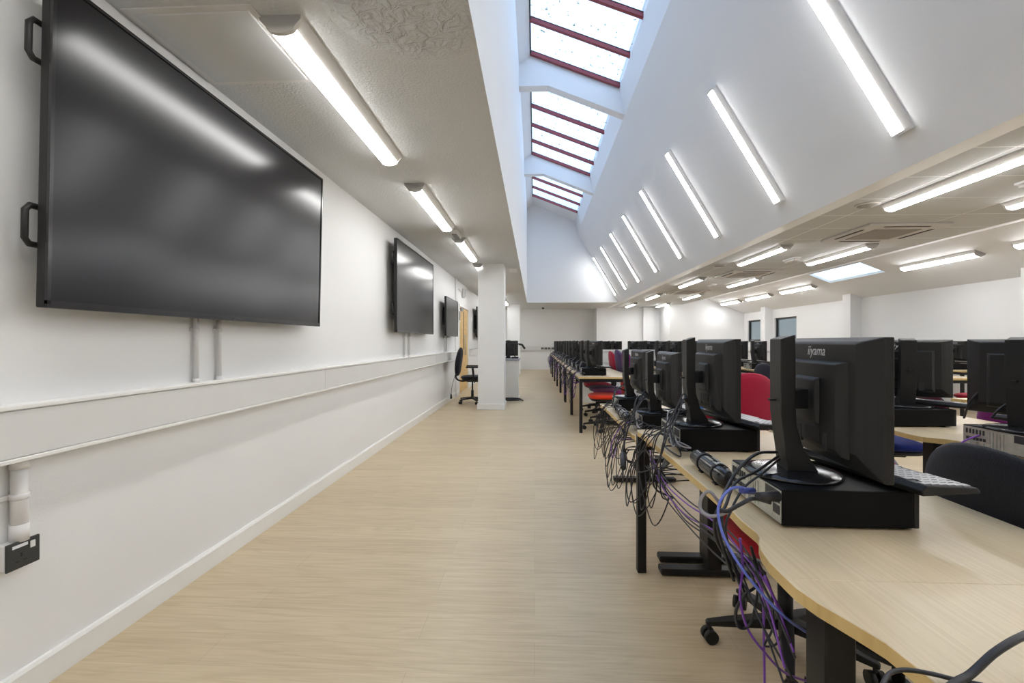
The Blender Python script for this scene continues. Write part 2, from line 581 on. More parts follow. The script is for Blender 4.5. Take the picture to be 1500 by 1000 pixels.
bays = [(-.21, 3.74, [.42, 1.26, 2.10, 2.94, 3.70], 'nearest the camera, overhead'),
        (3.93, 7.86, [4.48, 5.32, 6.16, 7.00, 7.82], 'with dirt specks, in front of the first visible beam'),
        (8.05, 12.0, [8.72, 9.56, 10.40, 11.22, 11.97], 'between the two visible beams'),
        (12.19, 15.47, [12.90, 13.74, 14.58, 15.42], 'over the far end of the light well')]
for k, (a, c, bars, where) in enumerate(bays):
    t = thing('rooflight', 'sloping red-barred rooflight bay ' + where, 'skylight', ((-.08 + 1.41) / 2, (a + c) / 2, gz(.665)), group='rooflight bays along the light well')
    ox, oy, oz = t.location
    q = MB()
    q.prism([(-.08 - ox, gz(-.08) - oz + .06), (1.41 - ox, gz(1.41) - oz + .06), (1.41 - ox, gz(1.41) - oz + .068), (-.08 - ox, gz(-.08) - oz + .068)], a - oy, c - oy)
    q.build('pane', 'glass', t)
    for yb in bars:
        q = MB()
        q.prism([(-.08 - ox, gz(-.08) - oz - .01), (1.41 - ox, gz(1.41) - oz - .01), (1.41 - ox, gz(1.41) - oz + .055), (-.08 - ox, gz(-.08) - oz + .055)], yb - oy - .028, yb - oy + .028)
        q.build('glazing_bar', 'bar', t, bevel=.004, seg=1)
        q = MB()
        q.prism([(-.08 - ox, gz(-.08) - oz + .052), (1.41 - ox, gz(1.41) - oz + .052), (1.41 - ox, gz(1.41) - oz + .06), (-.08 - ox, gz(-.08) - oz + .06)], yb - oy - .034, yb - oy + .045)
        q.build('gasket', 'frame', t)
    q = MB()
    q.prism([(-.08 - ox, gz(-.08) - oz), (-.055 - ox, gz(-.055) - oz), (-.055 - ox, gz(-.055) - oz + .058), (-.08 - ox, gz(-.08) - oz + .058)], a - oy, c - oy)
    q.build('edge_frame', 'frame', t)

# skirting
b = MB()
sk = [(-1.71, 0), (-1.692, 0), (-1.692, .088), (-1.698, .1), (-1.71, .1)]
b.prism(sk, Y0, 9.96).prism([(x + .03, z) for x, z in sk], 9.94, 10.14).prism(sk, 10.12, 10.42).prism(sk, 12.08, 19.8)
struct(b.build('baseboard_left', 'trim'))
struct(MB().box(-1.71, 19.78, 0, 2.5, 19.8, .1).box(2.48, 19.0, 0, 2.5, 19.8, .1).box(2.5, 18.98, 0, 5.0, 19.0, .1).build('baseboard_far', 'trim'))
struct(MB().box(7.68, Y0, 0, 7.70, 17.6, .1).build('baseboard_right', 'trim'))

# two square columns
for k, (x0, y0, s) in enumerate(((-.99, 8.16, .455), (-.99, 16.9, .46))):
    o = MB().box(x0, y0, 0, x0 + s, y0 + s, H).build('wall_column', 'wall')
    struct(o, 'square white column ' + ('beside the black armchair and teacher desk' if k == 0 else 'near the far wall, behind the teacher desk'))
    q = MB()
    e = .016
    q.box(x0 - e, y0 - e, 0, x0 + s + e, y0, .1).box(x0 - e, y0 + s, 0, x0 + s + e, y0 + s + e, .1).box(x0 - e, y0, 0, x0, y0 + s, .1).box(x0 + s, y0, 0, x0 + s + e, y0 + s, .1)
    q.build('baseboard', 'trim', o, bevel=.004, seg=1)

# double door
d = bpy.data.objects.new('door_1', None)
COL.objects.link(d)
d.location = (-1.74, 11.25, 0)
struct(d, 'light oak double door in the screen wall past the small screen')
f = MB()
f.box(-.05, -.75, 0, .045, -.70, 2.04).box(-.05, .70, 0, .045, .75, 2.04).box(-.05, -.75, 1.99, .045, .75, 2.04)
f.build('door_frame', 'trim', d, bevel=.004, seg=1)
for s, wl in ((-1, (-.695, .18)), (1, (.185, .695))):
    lf = MB().box(-.025, wl[0], .01, .02, wl[1], 1.985).build('door_leaf', 'door', d, bevel=.003, seg=1)
MB().cyl((.05, .10, .85), (.05, .10, 1.35), .012, n=10).box(.02, .09, .88, .05, .11, .90).box(.02, .09, 1.30, .05, .11, 1.32).build('door_handle', 'silver', d)
MB().box(.02, -.02, 1.0, .027, .03, 1.9).build('vision_panel', 'frame', d)
MB().box(.02, -.60, 1.90, .07, -.30, 1.96).build('door_closer', 'shell', d, bevel=.004)
o = MB().box(-1.71, 10.18, 1.62, -1.66, 10.40, 1.90).build('control_box', 'pipe', bevel=.006)
tag(o, 'white entry control box mounted beside the oak door', 'control box')
MB().box(-1.662, 10.215, 1.66, -1.655, 10.365, 1.86).build('panel', 'shell', o)
o = MB().box(-1.70, 10.95, 2.22, -1.63, 11.03, 2.44).build('emergency_light', 'pipe', bevel=.005)
tag(o, 'small white emergency light fitting above the oak door', 'emergency light')
MB().box(-1.632, 10.955, 2.24, -1.626, 11.025, 2.42).build('lens', 'shell', o)
MB().cyl((-1.70, 10.4, 2.36), (-1.70, 10.95, 2.34), .008, n=8).build('conduit', 'pipe', o)

# ------------------------------------------------------------------ lamps
def make_batten(lit='lit'):
    t = thing('batten_light', '', 'ceiling light')
    L = .75
    q = MB()
    q.prism([(-.09, 0), (.09, 0), (.088, -.016), (.05, -.05), (-.05, -.05), (-.088, -.016)], -L, L)
    q.build('tray', 'lamp_body', t)
    n = 8
    arc = [(.056 * math.cos(PI * i / n), -.048 - .022 * math.sin(PI * i / n)) for i in range(n + 1)]
    d = MB().prism(arc[::1], -L + .02, L - .02).build('diffuser', lit, t)
    for s in (-1, 1):
        q = MB()
        pr = [(.088, -.0), (.088, -.018), (.058, -.05)] + [(.060 * math.cos(PI * i / n), -.05 - .024 * math.sin(PI * i / n)) for i in range(n + 1)] + [(-.058, -.05), (-.088, -.018), (-.088, 0)]
        q.prism(pr, s * L, s * (L - .022))
        q.build('end_cap', 'lamp_body', t)
    return t
LG = 'batten lights'
ordn = ['first', 'second', 'third', 'fourth', 'fifth', 'sixth', 'seventh', 'eighth', 'ninth', 'tenth', 'eleventh', 'twelfth']
for i, y0 in enumerate((-2.3, -.17, 1.90, 3.97, 6.07, 8.12, 10.1, 13.1, 15.2, 17.5)):  # last one is added, hidden behind the far column, to lift the far wall
    place('batten', make_batten, ((-1.06, -1.06, -1.06, -1.03, -.99, -.99, -.99, -.99, -.99, -.78)[i], y0 + .75, H), 0,
          ['lit tube batten on the left ceiling, well behind the camera', 'lit tube batten on the left ceiling, just above the camera', 'lit tube batten on the textured ceiling beside the swirled plaster patch and hatch',
           'lit tube batten above the second wall screen, before the emergency fitting', 'lit tube batten on the left ceiling just before the square column',
           'lit tube batten half hidden behind the top of the near square column', 'lit tube batten on the left ceiling above the oak door',
           'lit tube batten on the left ceiling past the teacher desk', 'lit tube batten on the left ceiling by the far column', 'unseen tube batten added behind the far column to brighten the far wall'][i], LG + ' on the left ceiling')
slope_n = Vector((-2.35, 0, -1.376)).normalized()
th = math.atan2(2.35, -1.376)
for i in range(11):  # first three are unseen, added along the row to brighten the near end
    y = 1.93 + 1.757 * (i - 2) - .03
    # local y runs up the slope, local z points away from the well
    up = Vector((-1.376, 0, 2.35)).normalized()
    zz = -slope_n
    xx = up.cross(zz)
    R = Matrix((xx, up, zz)).transposed()
    c = Vector((2.876, 0, 2.61)) + up * (.18 + .75)
    e = R.to_euler()
    where = 'closest to the far end wall' if i == 10 else '%s counted up from the far end wall' % ordn[10 - i]
    place('batten', make_batten, (c.x, y, c.z), tuple(e), 'lit tube batten running up the white slope, ' + where, LG + ' on the slope')
for r, x in enumerate((3.56, 4.72)):
    for i, y0 in enumerate((0.0, 3.38, 6.78, 10.1, 13.5, 16.75)):
        place('batten_cool', lambda: make_batten('lit_cool'), (x, y0 + .75, H + .012), 0, 'lit tube batten, %s one in the row beside the %s' % (ordn[i], 'white slope' if r == 0 else 'pitched ceiling'), LG + ' on the tiled ceiling')
xr = 6.82
for i, y0 in enumerate((-1.5, 1.6, 5.45, 7.5, 11.75, 13.85, 15.85)):
    place('batten_cool', lambda: make_batten('lit_cool'), (xr, y0 + .75, zs(xr)), (0, math.atan(.4), 0), 'lit tube batten on the pitched ceiling, ' + ['behind the camera', 'beside the camera', 'before the longest blank of wall', 'just in front of the small rooflight', 'just past the small rooflight', 'above the nearer small window', 'beside the far end wall'][i], LG + ' on the pitched ceiling')

# small ceiling fittings
o = MB().box(-1.66, 1.86, H - .012, -1.17, 2.36, H).build('access_hatch', 'hatch', bevel=.003, seg=1)
tag(o, 'square painted access hatch in the ceiling beside the largest screen', 'hatch')
q = MB()
q.box(-1.69, 1.83, H - .006, -1.14, 1.86, H).box(-1.69, 2.36, H - .006, -1.14, 2.39, H).box(-1.69, 1.86, H - .006, -1.66, 2.36, H).box(-1.17, 1.86, H - .006, -1.14, 2.36, H)
q.build('hatch_frame', 'lamp_body', o)
o = MB().box(-.48, 8.65, H - .02, -.33, 9.1, H).build('ceiling_plate', 'lamp_body', bevel=.003)
tag(o, 'pale blank plate on the ceiling just behind the near column', 'ceiling plate')
o = MB().box(-1.03, 5.62, H - .05, -.93, 5.95, H).build('emergency_light', 'pipe', bevel=.012)
tag(o, 'slim emergency light between two battens on the left ceiling', 'emergency light')
MB().box(-1.01, 5.66, H - .058, -.95, 5.91, H - .05).build('lens', 'shell', o)
def make_emergency():
    t = thing('emergency_light', '', 'emergency light')
    MB().box(-.06, -.17, -.02, .06, .17, 0).build('base_plate', 'pipe', t, bevel=.004)
    MB().box(-.045, -.15, -.055, .045, .15, -.02).build('lens', 'cassette', t, bevel=.012)
    return t
for (x, y, l) in ((4.22, 4.1, 'emergency light on the tiles by the frame edge, closest to the camera'), (4.25, 7.95, 'emergency light on the tiles between two battens, mid room'), (4.28, 11.5, 'emergency light on the tiles toward the far end')):
    place('emg', make_emergency, (x, y, H + .012), 0, l, 'emergency lights on the tiled ceiling')
def make_speaker():
    t = thing('ceiling_speaker', '', 'ceiling speaker')
    MB().revolve([(.11, 0), (.105, -.01), (.09, -.014)]).build('rim', 'cassette', t)
    MB().revolve([(.088, -.006), (.088, -.016), (.05, -.019)]).build('grille', 'grille', t)
    return t
for (x, y, l) in ((3.33, 4.85, 'round grey ceiling speaker beside the closest batten of the slope-side row'), (3.33, 8.6, 'round ceiling speaker on the tiles, second back from the camera')):
    place('spk', make_speaker, (x, y, H + .012), 0, l, 'round ceiling speakers')
def make_cassette():
    t = thing('air_conditioner', '', 'air conditioner')
    MB().box(-.47, -.47, -.03, .47, .47, 0).build('panel', 'cassette', t, bevel=.01)
    MB().box(-.27, -.27, -.036, .27, .27, -.03).build('intake_grille', 'grille', t)
    for a in range(4):
        R = Matrix.Rotation(a * PI / 2, 4, 'Z')
        MB().box(-.26, -.42, -.033, .26, -.385, -.0295, R).build('air_slot', 'slot', t)
    return t
for i, y in enumerate((6.08, 9.6, 13.1)):
    place('cas', make_cassette, (4.35 - .08 * i, y, H + .012), 0, 'square air conditioning cassette in the tiled ceiling, ' + ['with black slots, closest to the camera', 'the middle one of three', 'closest to the far wall'][i], 'air conditioning cassettes')
t = thing('security_camera', 'small black dome camera on the ceiling by the far wall', 'security camera', (.33, 18.3, H))
MB().revolve([(.06, 0), (.06, -.03), (.05, -.035)]).build('mount', 'pipe', t)
MB().revolve([(.045, -.03), (.048, -.06), (.036, -.09), (.01, -.10)]).build('dome', 'blackg', t)

# ------------------------------------------------------------------ left wall furniture
t = thing('cable_trunking', 'long white dado trunking along the left wall under the screens', 'trunking', (-1.71, 0, .807))
MB().box(.001, Y0 + .01, .004, .062, 9.935, .174).build('body', 'trunk', t)
seams = [Y0 + .01, -.4, 3.6, 7.72, 9.94]
for a, c in zip(seams, seams[1:]):
    MB().box(.062, a + .002, .014, .068, c - .002, .162).build('lid', 'trunk', t, bevel=.0015, seg=1)
MB().box(.001, Y0 + .01, .166, .074, 9.94, .180).build('top_lip', 'trim', t, bevel=.002, seg=1)
MB().box(.001, Y0 + .01, -.002, .074, 9.94, .012).build('bottom_lip', 'trim', t, bevel=.002, seg=1)
t = thing('cable_trunking', 'white dado trunking on the wall between oak door and far column', 'trunking', (-1.71, 12.1, .807))
MB().box(0, 0, 0, .062, 7.6, .178).build('body', 'trunk', t)
MB().box(0, 0, .166, .07, 7.6, .178).build('top_lip', 'trim', t)
t = thing('cable_trunking', 'white dado trunking across the far wall with black sockets', 'trunking', (.4, 19.8, .807))
MB().box(-2.0, -.065, 0, 2.1, 0, .19).build('body', 'trunk', t)
MB().box(-2.0, -.075, .178, 2.1, 0, .19).build('top_lip', 'trim', t)
for i, x in enumerate((.33, .47, .61, .77, .92)):
    o = MB().box(x - .055, 19.715, .86, x + .055, 19.733, .94).build('power_socket', 'socket', bevel=.004)
    tag(o, 'black power socket on the far wall trunking, %s from the aisle side' % ordn[i], 'power socket', 'black sockets on far wall trunking')
    MB().box(x - .02, 19.711, .88, x + .02, 19.716, .92).build('socket_face', 'shell', o)
cord([(.66, 19.70, .88), (.70, 19.66, .70), (.80, 19.62, .42), (1.02, 19.5, .28), (1.15, 19.4, .30)], .006, 'cable_k', 'thin black cord drooping from sockets on the far wall')

def make_tv(Wd, Ht, handles):
    t = thing('wall_screen', '', 'television')
    q = MB()
    q.box(-.034, -Wd / 2, 0, -.004, Wd / 2, Ht)
    q.build('housing', 'blackp', t, bevel=.004)
    e = .012
    MB().box(-.004, -Wd / 2 + e, e + .012, .0015, Wd / 2 - e, Ht - e).build('screen', 'screen', t)
    q = MB()
    q.box(-.004, -Wd / 2, 0, .006, Wd / 2, e + .012).box(-.004, -Wd / 2, Ht - e, .006, Wd / 2, Ht).box(-.004, -Wd / 2, e, .006, -Wd / 2 + e, Ht - e).box(-.004, Wd / 2 - e, e, .006, Wd / 2, Ht - e)
    q.build('bezel', 'blackg', t)
    MB().box(.006, -.03, .005, .0075, .03, .016).build('badge', 'port', t)
    q = MB().box(-.128, -Wd * .22, Ht * .3, -.03, Wd * .22, Ht * .75)
    q.build('wall_mount', 'blackm', t)
    if handles:
        for z in (.265, .86):
            for s in (-1, 1):
                q = MB()
                y = s * Wd / 2
                o_ = s * .027
                q.tube([(-.045, y - s * .03, z - .062), (-.045, y + o_ * .5, z - .062), (-.045, y + o_, z - .045), (-.045, y + o_, z + .045), (-.045, y + o_ * .5, z + .062), (-.045, y - s * .03, z + .062)], .010, 8)
                q.build('handle', 'blackp', t)
    return t
o = make_tv(1.925, 1.082, True)
o.location = (-1.58, 2.40, 1.30)
o.rotation_euler = (0, .022, 0)
o['label'] = 'largest black wall screen, closest to the camera, with side handles'
o = make_tv(1.925, 1.082, True)
o.location = (-1.58, 6.26, 1.30)
o['label'] = 'big black wall screen midway along the wall, second from the camera'
o = make_tv(1.26, .715, False)
o.location = (-1.58, 8.94, 1.29)
o['label'] = 'smaller black wall screen just before the oak door'
o = make_tv(1.5, .86, False)
o.location = (-1.58, 13.6, 1.30)
o['label'] = 'black wall screen past the oak door, half hidden by the column'
for i, (y, z0, z1, l) in enumerate(((2.26, .985, 1.42, 'near one under the largest screen'), (2.43, .985, 1.42, 'far one under the largest screen'), (6.02, .985, 1.42, 'near one under the second screen'), (6.25, .985, 1.42, 'far one under the second screen'), (8.75, .985, 1.42, 'near one under the small screen'), (8.92, .985, 1.42, 'far one under the small screen'))):
    o = thing('conduit', 'thin white conduit rising from trunking, ' + l, 'conduit', (-1.69, y, z0), group='white conduits under the wall screens')
    MB().cyl((0, 0, 0), (0, 0, z1 - z0), .0125, n=12).build('pipe', 'pipe', o)
    MB().cyl((0, 0, .0), (0, 0, .02), .016, n=12).build('coupler', 'pipe', o)
    MB().cyl((0, 0, .255), (0, 0, .275), .0155, n=12).box(-.02, -.022, .256, -.002, .022, .274).build('clip', 'pipe', o)
t = thing('conduit', 'thick white pipe dropping from trunking to the black wall socket', 'conduit', (-1.683, 1.45, .54))
MB().cyl((0, 0, 0), (0, 0, .27), .0215, n=20).build('pipe', 'pipe', t)
MB().cyl((0, 0, 0), (0, 0, .055), .0245, n=20).build('coupler', 'pipe', t)
MB().cyl((0, 0, .235), (0, 0, .27), .0245, n=20).build('coupler', 'pipe', t)
MB().cyl((0, 0, .135), (0, 0, .155), .0255, n=20).box(-.027, -.055, .137, -.012, .05, .153).build('saddle_clip', 'pipe', t, bevel=.002, seg=1)
t = thing('power_socket', 'charcoal single wall socket with white label at the pipe end', 'power socket', (-1.71, 1.447, .458))
MB().box(0, -.047, 0, .038, .047, .083).build('back_box', 'pipe', t, bevel=.004)
fp = MB().box(.038, -.05, -.002, .046, .05, .086).build('face_plate', 'socket', t, bevel=.003)
MB().box(.046, .018, .052, .050, .033, .074).build('rocker', 'pipe', fp, bevel=.001, seg=1)
MB().box(.046, -.034, .066, .0468, .012, .076).build('paper_label', 'label', fp)
q = MB()
q.box(.0455, -.01, .035, .0465, -.004, .048).box(.0455, -.024, .02, .0465, -.013, .024).box(.0455, -.001, .02, .0465, .010, .024)
q.build('pin_holes', 'slot', fp)

# ------------------------------------------------------------------ desks
TOP = .73
def make_wavy_desk(bulge_near, bulge_far, post, wb=.052, zt=TOP):
    """root on the floor at the aisle-side near corner; x 0..0.66, y 0..1.55"""
    def mk():
        t = thing('training_desk', '', 'desk')
        L = 1.55
        Lp = []
        if bulge_near:
            Lp += [(-wb, 0.0), (-wb + .002, .07), (-wb + .012, .13), (-wb + .024, .165), (-.012, .195), (-.006, .22), (-.008, .30), (0, .42)]
        else:
            Lp += [(.03, 0.0), (.008, .01), (0, .035)]
        if bulge_far:
            Lp += [(0, L - .25), (-.004, L - .19), (-.02, L - .14), (-wb + .010, L - .08), (-wb, L - .03), (-wb, L)]
        else:
            Lp += [(0, L - .28), (-.006, L - .12), (-.012, L - .05), (-.004, L - .012), (.03, L)]
        Rp = [(.66, L), (.66, 0)]
        poly = Lp + Rp
        q = MB()
        bm = q.bm
        q.mi = 1
        q.prism(poly, zt - .025, zt, 'z')
        for f in bm.faces:
            if abs(f.normal.z) > .9 or f.calc_center_median().z > zt - .001 or f.calc_center_median().z < zt - .0249:
                f.material_index = 0
        bmesh.ops.recalc_face_normals(bm, faces=bm.faces)
        es = [e for e in bm.edges if all(v.co.z > zt - .001 for v in e.verts)]
        bmesh.ops.bevel(bm, geom=es, offset=.0015, segments=1, affect='EDGES')
        q.build('desktop', ['desk', 'edge'], t)
        ends = (0.05, L - .05)
        for k, yy in enumerate(ends):
            MB().box(.03 if k == 0 and zt > .7 else .33, yy - .035, .04, .09 if k == 0 and zt > .7 else .40, yy + .035, zt - .045).build('leg', 'blackm', t, bevel=.004, seg=1)
            MB().box(.02 if k == 0 and zt > .7 else .10, yy - .035, .008, .62, yy + .035, .04).build('foot', 'blackm', t, bevel=.006, seg=1)
            MB().box(.03, yy - .03, zt - .045, .62, yy + .03, zt - .025).build('bracket', 'blackm', t)
        MB().box(.36, .08, zt - .08, .40, L - .08, zt - .03).build('rail', 'blackm', t, bevel=.003, seg=1)
        if post:
            MB().box(-.010, L - .05, 0, .034, L - .006, zt - .025).build('corner_post', 'blackm', t, bevel=.003, seg=1)
        return t
    return mk
def make_straight_desk():
    t = thing('training_table', '', 'desk')
    L = 1.55
    q = MB()
    q.mi = 1
    q.box(0, 0, TOP - .025, .72, L, TOP)
    for f in q.bm.faces:
        if abs(f.calc_center_median().z - (TOP - .0125)) > .01:
            f.material_index = 0
    q.build('tabletop', ['desk', 'edge'], t, bevel=.0015, seg=1)
    for x in (.008, .672):
        for y in (.008, L - .048):
            MB().box(x, y, 0, x + .04, y + .04, TOP - .025).build('leg', 'blackm', t, bevel=.003, seg=1)
    MB().box(.048, .012, TOP - .065, .672, .036, TOP - .025).box(.048, L - .036, TOP - .065, .672, L - .012, TOP - .025).box(.012, .048, TOP - .065, .03, L - .048, TOP - .025).box(.69, .048, TOP - .065, .708, L - .048, TOP - .025).build('rail', 'blackm', t)
    return t

# ------------------------------------------------------------------ computers
def make_pc():
    t = thing('desktop_computer', '', 'computer')
    MB().box(-.155, -.15, .006, .155, .15, .095).build('case', 'case', t, bevel=.004)
    MB().box(.155, -.15, .006, .168, .15, .095).build('front_bezel', 'blackp', t, bevel=.003)
    q = MB()
    q.box(-.1575, -.146, .010, -.155, .146, .091)
    for i in range(5):
        q.box(-.160, -.03 + i * .014, .018, -.1575, -.021 + i * .014, .082)
    for i in range(4):
        q.box(-.162, .02 + .03 * i, .014, -.1575, .038 + .03 * i, .030)
    rp = q.build('rear_panel', 'silver', t)
    q = MB()
    MB().box(-.1595, -.142, .03, -.1572, -.112, .052).build('power_inlet', 'port', rp)
    MB().box(-.1585, -.143, .058, -.1573, -.07, .088).build('fan_grille', 'port', rp)
    for i in range(0):
        q.box(-.159, -.142 + i * .011, .060, -.1574, -.136 + i * .011, .086)
    for i in range(6):
        q.box(-.1600, .045 + .015 * i, .036, -.1573, .055 + .015 * i, .048)
        q.box(-.1600, .05 + .015 * i, .062, -.1573, .056 + .015 * i, .082)
    q.build('ports', 'port', rp)
    for sx in (-.12, .12):
        for sy in (-.12, .12):
            pass
    MB().cyl((-.12, -.12, 0), (-.12, -.12, .007), .012, n=10).cyl((.12, -.12, 0), (.12, -.12, .007), .012, n=10).cyl((-.12, .12, 0), (-.12, .12, .007), .012, n=10).cyl((.12, .12, 0), (.12, .12, .007), .012, n=10).build('rubber_feet', 'cable_k', t)
    return t
def text_mesh(name, body, size, mtx, m, parent, shear=.25):
    cu = bpy.data.curves.new(name, 'FONT')
    cu.body = body
    cu.size = size
    cu.shear = shear
    cu.extrude = .0004
    cu.align_x = 'CENTER'
    cu.align_y = 'CENTER'
    tmp = bpy.data.objects.new(name + '_curve', cu)
    COL.objects.link(tmp)
    dg = bpy.context.evaluated_depsgraph_get()
    me = bpy.data.meshes.new_from_object(tmp.evaluated_get(dg))
    COL.objects.unlink(tmp)
    bpy.data.objects.remove(tmp)
    me.transform(mtx)
    me.materials.clear()
    me.materials.append(M[m])
    o = bpy.data.objects.new(name, me)
    COL.objects.link(o)
    o.parent = parent
    return o
SB, ST = .045, .375     # screen bottom and top above the foot
def make_monitor():
    """foot at the origin, display faces +x"""
    t = thing('monitor', '', 'monitor')
    MB().revolve([(.118, 0), (.12, .004), (.116, .009), (.10, .013), (.03, .016)], n=40).build('base', 'blackg', t)
    q = MB()
    prof = [(-.044, .372), (-.006, .384), (-.006, .20), (-.003, .135), (.014, .075), (.052, .014), (-.026, .014), (-.030, .06), (-.038, .12), (-.044, .17)]
    q.prism(prof, -.037, .037)
    q.build('stand', 'blackp', t, bevel=.003)
    MB().box(-.06, -.008, .2, -.044, .008, .206).build('cable_clip', 'blackp', t)
    MB().box(-.01, -.026, .182, .034, .026, .235).build('hinge', 'blackg', t, bevel=.003, seg=1)
    q = MB()
    q.rings([[Vector((.030, sy * .056, .151 + (0 if sz < 0 else .112))) for sy, sz in ((-1, -1), (1, -1), (1, 1), (-1, 1))],
             [Vector((.042, sy * .064, .143 + (0 if sz < 0 else .128))) for sy, sz in ((-1, -1), (1, -1), (1, 1), (-1, 1))]], smooth=False)
    q.build('mount_plate', 'blackp', t, bevel=.002, seg=1)
    # housing: front slab, tapering back, raised middle
    def rect(x, hy, z0, z1, k=.0):
        return [Vector((x, -hy, z0)), Vector((x, hy, z0)), Vector((x, hy, z1)), Vector((x, -hy, z1))]
    q = MB()
    q.rings([rect(.108, .248, SB, ST), rect(.088, .248, SB, ST), rect(.080, .233, SB + .012, ST - .004), rect(.068, .205, SB + .035, ST - .010), rect(.062, .185, SB + .05, ST - .016)], smooth=False)
    hs = q.build('housing', 'blackp', t, bevel=.002, seg=1)
    q = MB()
    q.rings([rect(.064, .158, SB + .03, ST - .060), rect(.050, .148, SB + .035, ST - .063), rect(.042, .135, SB + .05, ST - .068)], smooth=False)
    q.build('back_cover', 'blackp', hs, bevel=.003)
    MB().box(.041, -.10, .085, .046, -.075, .13).box(.041, .04, .085, .046, .065, .13).box(.041, -.06, .10, .046, .02, .135).build('port_recess', 'slot', hs)
    MB().box(.108, -.237, SB + .018, .1092, .237, ST - .012).build('display', 'display', t)
    R = Matrix(((0, 0, -1), (-1, 0, 0), (0, 1, 0))).to_4x4()   # text x -> -y, text y -> z, faces -x
    text_mesh('logo', 'iiyama', .038, Matrix.Translation((.0612, 0, ST - .036)) @ R, 'logo', hs)
    return t
def make_keyboard():
    t = thing('keyboard', '', 'keyboard')
    q = MB()
    q.prism([(-.075, .0), (.075, 0), (.078, .006), (.07, .014), (-.065, .024), (-.078, .012)], -.225, .225)
    q.build('body', 'blackp', t, bevel=.003)
    q = MB()
    for r in range(6):
        n = 20
        for c in range(n):
            if c in (14, 18) or (r == 0 and c in (1,)) or (r == 5 and 4 < c < 8):
                continue
            x = -.056 + r * .021
            y = -.21 + c * .0212
            z = .0225 - (x + .065) * .074
            q.box(x - .0085, y - .0088, z, x + .0085, y + .0088, z + .005)
    q.build('keys', 'keys', t)
    return t

# ------------------------------------------------------------------ chairs
def cushion(w, d, h, mtx, bend=0.0, pw=.55, nu=28, nv=8, puff=1.0):
    """rounded pad: w across x, d across y, thickness h along z"""
    rs = []
    for j in range(nv + 1):
        a = -PI / 2 + PI * j / nv
        cz = math.sin(a)
        cr = max(.02, abs(math.cos(a)) ** .45)
        ring = []
        for i in range(nu):
            t = 2 * PI * i / nu
            cx = math.copysign(abs(math.cos(t)) ** pw, math.cos(t))
            cy = math.copysign(abs(math.sin(t)) ** pw, math.sin(t))
            x, y = cx * w / 2 * cr, cy * d / 2 * cr
            z = cz * h / 2 + bend * (x / (w / 2)) ** 2
            ring.append(mtx @ Vector((x, y, z)))
        rs.append(ring)
    return rs
def make_chair(fab, back_t=.06, seat_t=.075, back_mid=.68, back_h=.42, back_w=.43, arms=False, shell='blackp', seatfab=None, seat_z=.45):
    def mk():
        t = thing('office_chair', '', 'chair')
        I = Matrix.Translation((0, 0, seat_z))
        MB().rings(cushion(.47, .45, seat_t, I, bend=.008, pw=.62)).build('seat', seatfab or fab, t)
        MB().rings(cushion(.43, .41, .05, Matrix.Translation((0, 0, seat_z - .035)), pw=.6)).build('seat_pan', shell, t)
        # back faces +y, stands behind the seat at -y
        R = Matrix.Translation((0, -.255, back_mid)) @ Matrix.Rotation(math.radians(82), 4, 'X')
        Rb = Matrix.Translation((0, -.275, back_mid)) @ Matrix.Rotation(math.radians(82), 4, 'X')
        MB().rings(cushion(back_w, back_h, back_t, R, bend=.035, pw=.9, nu=36)).build('backrest', fab, t)
        MB().rings(cushion(back_w - .02, back_h - .02, .035, Rb, bend=.035, pw=.9, nu=36)).build('back_shell', shell, t)
        q = MB()
        q.tube(smooth_path([(0, -.05, seat_z - .06), (0, -.22, seat_z - .07), (0, -.31, seat_z - .02), (0, -.315, seat_z + .08), (0, -.30, back_mid)]), .017, 8)
        q.build('back_bar', 'blackm', t)
        mc = MB().box(-.08, -.11, seat_z - .085, .08, .11, seat_z - .055).build('mechanism', 'blackp', t, bevel=.008, seg=1)
        MB().cyl((.08, .02, seat_z - .07), (.22, .04, seat_z - .075), .005, n=6).cyl((.20, .037, seat_z - .075), (.25, .044, seat_z - .08), .011, n=8).build('lever', 'blackp', mc)
        MB().cyl((0, 0, .10), (0, 0, .25), .027, n=14).cyl((0, 0, .25), (0, 0, seat_z - .07), .015, n=12).build('gas_column', 'blackm', t)
        for k in range(5):
            a = 2 * PI * k / 5 + .3
            c, s = math.cos(a), math.sin(a)
            Rk = Matrix.Rotation(a, 4, 'Z')
            q = MB()
            q.rings([[Rk @ Vector((x, sy * wd, z)) for sy, z in ((-1, z0), (1, z0), (1, z1), (-1, z1))] for x, wd, z0, z1 in ((.0, .028, .085, .13), (.10, .024, .082, .118), (.22, .018, .072, .098), (.285, .013, .066, .086), (.292, .010, .066, .083))], smooth=False)
            arm = q.build('base_arm', 'blackp', t, bevel=.003, seg=1)
            q = MB()
            o2 = Rk @ Vector((.278, 0, 0))
            ax = Matrix.Rotation(a + .8 + k, 4, 'Z') @ Vector((1, 0, 0))
            c0 = o2 + Vector((0, 0, .027))
            q.cyl(c0 - ax * .026, c0 - ax * .006, .026, n=16).cyl(c0 + ax * .006, c0 + ax * .026, .026, n=16).cyl(c0 - ax * .008, c0 + ax * .008, .012, n=8).cyl(o2 + Vector((0, 0, .03)), o2 + Vector((0, 0, .07)), .008, n=8)
            q.build('caster', 'blackp', arm)
        if arms:
            for s in (-1, 1):
                q = MB()
                q.tube(smooth_path([(s * .12, .02, seat_z - .06), (s * .25, .02, seat_z - .05), (s * .275, .02, seat_z + .05), (s * .27, .0, seat_z + .20)]), .016, 8)
                q.build('arm_post', 'blackp', t)
                MB().box(s * .27 - .04, -.12, seat_z + .19, s * .27 + .04, .13, seat_z + .22).build('arm_pad', 'blackp', t, bevel=.01)
        return t
    return mk
